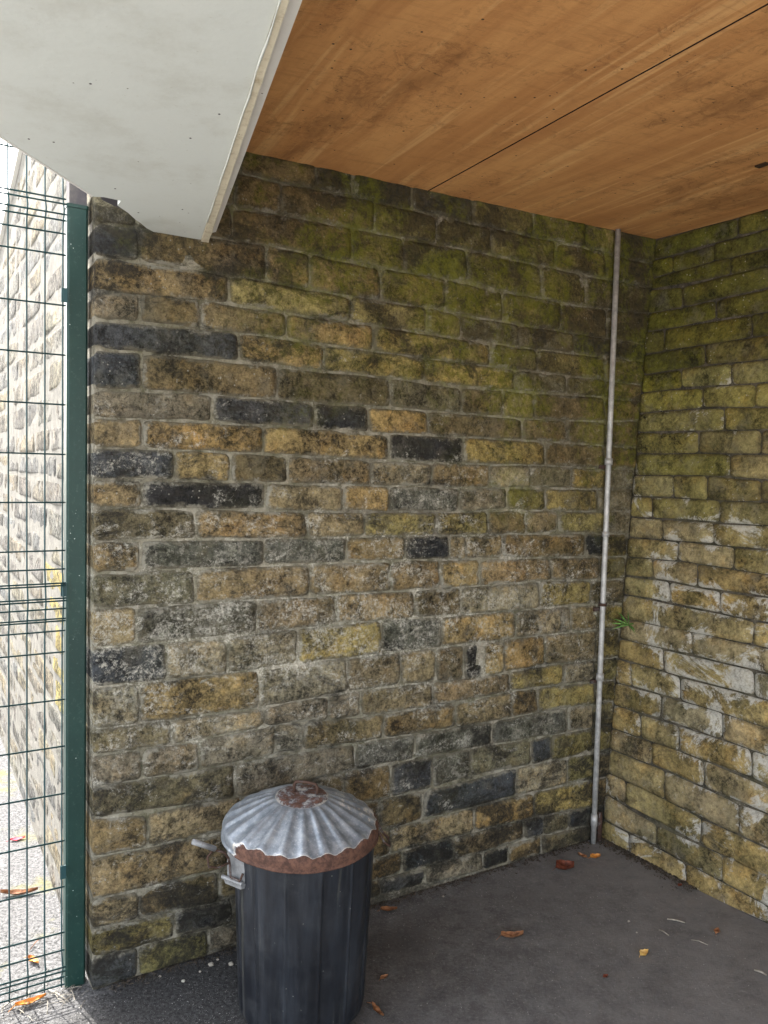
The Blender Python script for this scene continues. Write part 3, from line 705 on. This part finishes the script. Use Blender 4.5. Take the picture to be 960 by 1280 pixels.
# ------------------------------------------------------------------ dustbin
bc = on_z(377, 1250); BR = .23
bin_ = thing('dustbin', 'black ribbed dustbin with rusty fluted galvanised lid by the stone wall', 'dustbin', bc.copy())
HR = .535
def body():
    NS = 390; zs = [0, .012, .03, .10, .25, .40, .50, .535]; vs = []; fs = []
    for z in zs:
        R = .184+(.206-.184)*z/.535; R = R-.008 if z == 0 else R
        for k in range(NS):
            a = 2*math.pi*k/NS; ph = (a*13/(2*math.pi)+.061) % 1.0
            rib = .0050*max(0, 1-abs(ph-.5)/.06) if .02 < z < .52 else 0
            flat = -.0022*math.cos(2*math.pi*(ph-.5)) if .02 < z < .52 else 0
            vs.append(bc+Vector((math.cos(a)*(R+rib+flat), math.sin(a)*(R+rib+flat), z)))
    for j in range(len(zs)-1):
        for k in range(NS): k2 = (k+1) % NS; fs.append((j*NS+k, j*NS+k2, (j+1)*NS+k2, (j+1)*NS+k))
    fs.append(tuple(range(NS))[::-1])
    return mesh('body', vs, fs, M_BODY, bin_, True, loc=bc.copy())
body()
lc = bc+Vector((-.012, 0, HR)); FL = 22
NS = 264
tilt_m = Matrix.Rotation(math.radians(1.5), 3, Vector((1, 0, 0))) @ Matrix.Rotation(math.radians(1.0), 3, Vector((0, 1, 0)))
def lid():
    rs = [(0, .098), (.04, .098), (.070, .096), (.077, .090), (.083, .090), (.092, .086), (.11, .078), (.14, .064), (.17, .049), (.20, .034), (.206, .031), (.211, .028), (.2145, .026), (.218, .024), (.2205, .022), (.2235, .020), (.226, .018), (.2295, .010), (.230, -.004), (.2275, -.012), (.232, -.014), (.232, -.018), (.224, -.018), (.220, .012)]
    vs, fs, ru = [], [], []
    for j, (r, z) in enumerate(rs):
        for k in range(NS):
            a = 2*math.pi*k/NS; f = math.cos(a*FL)
            ramp = max(0, min(1, (r-.080)/.03))*max(0, min(1, (.2285-r)/.012)) if r < .2294 and j < 18 else 0
            f2 = (abs(f)**.7*(1 if f > 0 else -.45)); dz = .0055*f2*ramp*(.5+.5*min(1, r/.19))
            rr = r+.0015*nz(math.cos(a), math.sin(a), 0, 3)*(1 if r > .2 else 0)
            v = Vector((math.cos(a)*rr, math.sin(a)*rr, z+dz+.0022*nz(math.cos(a)*r, math.sin(a)*r, 4, 11)+.0035*nz(math.cos(a)*r, math.sin(a)*r, 2, 4)*min(1, r/.1))); vs.append(lc+tilt_m@v)
            fr = max(0, min(1, (-math.sin(a)+.95)/.35))*max(0, min(1, (math.cos(a)+.86)/.25))   # rust band on the near and right sides
            x = 0.0
            rt = .2285-.0085*abs(math.cos(a*FL/2+.4))**.45
            x = max(0, min(.70, .5+(r-rt)/.009)) if r > .19 else 0
            if j > 16: x = .85
            x *= fr
            if j <= 3: x = max(x, .53 if j < 3 else .44)
            if math.cos(a) > .55 and math.sin(a) > -.1 and r > .1: x = max(x, .26)
            ru.append(x)
    n = len(rs)
    for j in range(n-1):
        for k in range(NS): k2 = (k+1) % NS; fs.append((j*NS+k, (j+1)*NS+k, (j+1)*NS+k2, j*NS+k2))
    o = mesh('lid', vs, fs, M_LID, bin_, True, loc=bc.copy()); attr(o, 'rust', ru); return o
lid_o = lid()
# lid handle: a bent rusty strap
hc = lc+Vector((.012, 0, .100)); hd = Vector((.86, -.5, 0)).normalized(); m = MB()
hd = Vector((.97, -.24, 0)).normalized()
path = [hc-hd*.036+Z*0, hc-hd*.036+Z*.020, hc-hd*.030+Z*.030, hc+Z*.033, hc+hd*.030+Z*.030, hc+hd*.036+Z*.020, hc+hd*.036]
m.tube(path, .0046, 8); ho = m.build('lid_handle', M_HAND, None, True)
def sub(o, par):                     # part of a part
    o.parent = par; o.location = o.location-par.parent.location-par.location if par.parent else o.location-par.location
sub(ho, lid_o)
# side handles
def side_handle(ang, big):
    d = Vector((math.cos(ang), math.sin(ang), 0)); t = Vector((-d.y, d.x, 0)); R = .2045; zc = .47
    base = bc+d*R+Z*zc
    m = MB()
    if big:
        t = Vector((.84, -.54, 0)); base = base+d*.006
        m.prism([base-t*.033+Z*.045, base+t*.033+Z*.045, base+t*.033-Z*.040, base-t*.033-Z*.040], d*.006)
        m.prism([base-t*.038-Z*.040, base+t*.038-Z*.040, base+t*.030-Z*.058, base-t*.030-Z*.058], d*.014)
        m.tube([base-t*.038-Z*.040+d*.016, base+t*.038-Z*.040+d*.016], .006, 8)
        m.build('handle_bracket', M_GALV, bin_)
        m = MB()
        w1 = [base+t*.034+d*.012-Z*.012, base+t*.028+d*.016-Z*.034, base-t*.004+d*.018-Z*.030, base-t*.012+d*.014-Z*.004, base-t*.012+d*.018+Z*.020, base+d*.040+Z*.046, base+d*.075+Z*.066]
        m.tube(w1, .0036, 8)
        w2 = [base+d*.024+Z*.014, base+d*.060+Z*.008, base+d*.086+Z*.018, base+d*.090+Z*.046, base+d*.072+Z*.064]
        m.tube(w2, .0030, 8); m.build('handle_wire', M_RUSTY, bin_, True)
        m = MB(); m.tube([base+d*.068+Z*.064, base+d*.132+Z*.100], .0078, 12); m.build('handle_grip', M_GALV, bin_, True)
    else:
        w = [base-t*.030+Z*.035, base-t*.032+d*.012+Z*.010, base-t*.028+d*.036-Z*.004, base+d*.040-Z*.006, base+t*.028+d*.036-Z*.004, base+t*.030+d*.01+Z*.03]
        w = [base-t*.030+Z*.062+d*.012, base-t*.031+d*.028+Z*.030, base-t*.026+d*.046+Z*.014, base+d*.048+Z*.012, base+t*.026+d*.046+Z*.014, base+t*.031+d*.028+Z*.03, base+t*.03+d*.012+Z*.06]
        m.tube(w, .0035, 8); m.build('side_handle', M_RUSTY, bin_, True)
side_handle(math.radians(213), True); side_handle(math.radians(4), False)

# ------------------------------------------------------------------ leaves, twigs, pebbles
def leaf(x, y, L, W, ang, mat, name, label, curl=.5, z=0.004):
    c = on_z(x, y); nx, ny = 8, 4; vs = []; fs = []; lean = random.uniform(-.2, .2)
    for i in range(nx+1):
        s = i/nx; ww = W*math.sin(math.pi*min(1, s*1.02)**.8)*.5*(1+.18*math.sin(i*2.3))
        for j in range(ny+1):
            t = j/ny*2-1; px_, py_ = (s-.5)*L, t*ww
            h = z+curl*(abs(t)**1.6)*W*.42+curl*L*.25*(s-.5)**2*4*.5+.002*nz(i, j, L*90, .9)
            q = ang; vs.append(Vector((px_*math.cos(q)-py_*math.sin(q), px_*math.sin(q)+py_*math.cos(q)+0, h)))
    for i in range(nx):
        for j in range(ny): a = i*(ny+1)+j; fs.append((a, a+1, a+ny+2, a+ny+1))
    n = len(vs); vs += [v-Z*.0012 for v in vs]; fs += [tuple(k+n for k in f[::-1]) for f in fs]
    m = MB(); m.add([v+c for v in vs], fs)
    st = [Vector((-L*.5*math.cos(ang), -L*.5*math.sin(ang), z+curl*L*.12))+c, Vector((-L*.75*math.cos(ang+.2), -L*.75*math.sin(ang+.2), z+.002))+c]
    m.tube(st, [.0012, .0008], 5)
    o = m.build(name, mat, None, True, loc=c.copy()); tag(o, label, 'leaf'); return o
leaf(706, 1088, .075, .06, .1, M_LR, 'dead_leaf', 'crumpled dark red leaf on the floor near the foot of the pipe', 1.0)
leaf(744, 1073, .045, .03, .2, M_LO, 'dead_leaf', 'small orange leaf in the corner just right of the pipe foot', .8)
leaf(728, 1072, .04, .02, 2.4, M_LB, 'dead_leaf', 'small dark shrivelled leaf between the red leaf and the pipe', 1.0)
leaf(640, 1173, .08, .028, .15, M_LB, 'dead_leaf', 'long curled tan leaf in the middle of the shelter floor', 1.1)
leaf(805, 1195, .038, .026, .5, M_LY, 'dead_leaf', 'small pale yellow leaf on the floor towards the right wall', 1.0)
leaf(472, 1266, .065, .016, -1.0, M_LB, 'dead_leaf', 'narrow brown leaf on the floor at the right foot of the bin', .8)
leaf(480, 1224, .03, .016, .6, M_LB, 'dead_leaf', 'tiny reddish leaf fragment right of the dustbin', .8)
leaf(486, 1139, .06, .028, .1, M_LB, 'dead_leaf', 'dull brown leaf at the wall foot behind the dustbin', .6)
leaf(757, 1222, .02, .014, .4, M_LR, 'dead_leaf', 'tiny red fragment on the floor below the pale yellow leaf', .6)
leaf(850, 1108, .02, .016, .4, M_LR, 'dead_leaf', 'tiny reddish scrap near the foot of the side wall', .6)
leaf(896, 1167, .035, .02, .9, M_LB, 'dead_leaf', 'dark crumbled leaf by the foot of the side wall', 1.0)
leaf(38, 1255, .085, .026, .6, M_LO, 'dead_leaf', 'bright orange leaf lying under the mesh fence', .7)
leaf(42, 1203, .055, .022, -.6, M_LO, 'dead_leaf', 'orange brown leaf just outside the mesh fence', .7)
leaf(22, 1050, .06, .03, .5, M_LRED, 'fallen_leaf', 'bright red leaf on the pale gravel outside the fence', .3)
leaf(24, 1119, .13, .03, .2, M_LB, 'dead_leaf', 'long dark brown leaf on the gravel beyond the fence', .8)
def twig(x0, y0, x1, y1, r, label, mat=M_TW):
    a, b = on_z(x0, y0)+Z*.004, on_z(x1, y1)+Z*.005; mid = (a+b)/2+Vector((random.uniform(-.004, .004), random.uniform(-.004, .004), .004))
    m = MB(); m.tube([a, mid, b], [r, r*1.1, r*.6], 6); tag(m.build('twig', mat, None, True, loc=a.copy()), label, 'twig')
twig(834, 1150, 856, 1155, .0026, 'pale twig lying on the floor nearer the side wall')
twig(824, 1164, 836, 1171, .0026, 'shorter pale twig just left of the other pale twig')
twig(943, 1214, 958, 1221, .003, 'white twig on the floor at the right edge near the wall')
twig(864, 1176, 885, 1183, .0012, 'thin faint twig on the floor towards the right', M_TW)
twig(60, 1238, 86, 1254, .0022, 'pale dry stalk crossing the sunlit gap at the post foot')
twig(45, 1246, 74, 1243, .0018, 'thin pale stalk lying along the bottom of the fence')
twig(38, 1188, 50, 1175, .0015, 'thin dark stalk on the gravel outside the fence', M_LB)
twig(2, 1262, 28, 1248, .002, 'pale bent stalk under the left end of the visible fence')
def pebble(x, y, r, label, mat=M_PEB, group=None):
    c = on_z(x, y)+Z*r*.45; vs = []; fs = []; n1, n2 = 8, 6
    for j in range(n2+1):
        for i in range(n1):
            a, b = 2*math.pi*i/n1, math.pi*j/n2; k = 1+.35*nz(math.cos(a)*math.sin(b)+x, math.sin(a)*math.sin(b), math.cos(b), 1.6)
            vs.append(c+Vector((math.cos(a)*math.sin(b)*r*1.15, math.sin(a)*math.sin(b)*r, math.cos(b)*r*.7))*k)
    for j in range(n2):
        for i in range(n1): i2 = (i+1) % n1; fs.append((j*n1+i, (j+1)*n1+i, (j+1)*n1+i2, j*n1+i2))
    tag(mesh('pebble', vs, fs, mat, None, False, loc=c.copy()), label, 'pebble', group)
pebble(264, 1207, .0085, 'largest cream pebble on the dark tarmac left of the bin')
pebble(289, 1206, .0075, 'buff pebble touching the left side of the dustbin foot')
pebble(229, 1227, .0055, 'grey white pebble on dark tarmac nearest the stone wall end')
pebble(272, 1200, .004, 'tiny pebble above and right of the largest cream pebble')
pebble(250, 1215, .0035, 'tiny white pebble just left of the largest cream pebble')
pebble(200, 1221, .004, 'small dull pebble at the foot of the stone wall')
pebble(554, 1121, .004, 'small white pebble on the floor by the back wall')
pebble(786, 1152, .004, 'small white pebble on the floor left of the pale twigs')
pebble(796, 1166, .003, 'tiny grey pebble below the white one near the twigs')
# uncountable grit
def grit(name, n, area, rmin, rmax, mat, keep=lambda x, y: True):
    m = MB(); k = 0
    while k < n:
        x = random.uniform(area[0], area[1]); y = random.uniform(area[2], area[3])
        if not keep(x, y): continue
        k += 1; r = random.uniform(rmin, rmax); a = random.random()*6.28
        c = Vector((x, y, r*.35)); v = [c+Vector((math.cos(a+t)*r*random.uniform(.7, 1.2), math.sin(a+t)*r*random.uniform(.7, 1.2), random.uniform(-.3, .2)*r)) for t in (0, 1.57, 3.14, 4.71)]
        v += [c+Z*r*.6, c-Z*r*.5]; m.add(v, [(0, 1, 4), (1, 2, 4), (2, 3, 4), (3, 0, 4), (1, 0, 5), (2, 1, 5), (3, 2, 5), (0, 3, 5)])
    tag(m.build(name, mat), kind='stuff')
inA = lambda x, y: (Vector((x, y, 0))-A0).dot(NA) > .0
grit('floor_grit', 6000, (-1.1, 1.5, 1.6, 3.3), .0006, .0018, M_PEBD, lambda x, y: inA(x, y) and (Vector((x, y, 0))-CB).dot(NB) > 0 and random.random() < (.9 if x < -.1 or (Vector((x, y, 0))-A0).dot(NA) < .1 else .25))
grit('gravel', 9000, (-2.9, -.6, 1.6, 4.8), .0012, .0040, M_PEBD, lambda x, y: (Vector((x, y, 0))-A0).dot(UA) < -.01 and (Vector((x, y, 0))-A0).dot(NO) > .01)
# litter of dirt in the corner and along the wall feet
def litter(n):
    m = MB()
    for _ in range(n):
        if random.random() < .55: p = CB+UB*(random.random()**2*.5)+NB*abs(random.gauss(0, .03))
        else: p = A0+UA*random.uniform(.05, 2.05)+NA*abs(random.gauss(.004, .018))
        a = random.random()*3.14; L = random.uniform(.003, .012); r = random.uniform(.0008, .002)
        p = Vector((p.x, p.y, .003)); q = Vector((math.cos(a), math.sin(a), random.uniform(-.1, .3)))*L; m.tube([p-q*.5, p+q*.5], r, 4)
    tag(m.build('dirt_litter', M_DIRT), kind='stuff')
litter(2200)
def fluff(n):
    m = MB()
    for _ in range(n):
        u = random.uniform(-.45, -.02); p = A0+UA*u+NA*random.gauss(-.02, .03); a = random.random()*3.14; L = random.uniform(.01, .05)
        p = Vector((p.x, p.y, .004)); q = Vector((math.cos(a), math.sin(a), random.uniform(-.1, .2)))*L; m.tube([p-q*.5, p+q*.2+Z*.003, p+q*.5], random.uniform(.0006, .0014), 4)
    tag(m.build('dry_stalk_litter', M_TW), kind='stuff')
fluff(90)

# ------------------------------------------------------------------ little weed growing from a joint of the side wall
wp = b_pt(790, 792); weed = thing('wall_weed', 'small green weed growing from a joint of the side wall', 'plant', wp.copy())
m = MB(); m.tube([wp, wp+NB*.02+Z*.03, wp+NB*.03+Z*.055], [.0018, .0015, .001], 6); m.build('stem', M_STEM, weed)
for a, L, up_ in ((-.9, .08, .6), (-.3, .09, 1.0), (.3, .10, 1.3), (.8, .085, .5), (1.6, .07, .1), (-1.7, .085, .2), (.1, .08, .2), (-1.2, .07, -.2), (1.1, .075, -.1), (-.6, .06, 1.4)):
    d = (UB*math.sin(a)+NB*.45+Z*up_*.8).normalized(); s = wp+NB*.024+Z*.036; sd_ = d.cross(NB).normalized(); m = MB()
    vs = []; k = 6
    for i in range(k+1):
        q = i/k; c = s+d*L*q-Z*.018*q*q; ww = .0035*math.sin(math.pi*(q*.9+.08)); vs += [c-sd_*ww, c+NB*.001, c+sd_*ww]
    m.add(vs, [(3*i+j, 3*i+j+1, 3*i+j+4, 3*i+j+3) for i in range(k) for j in range(2)]); m.build('leaf', M_WEED, weed, True)
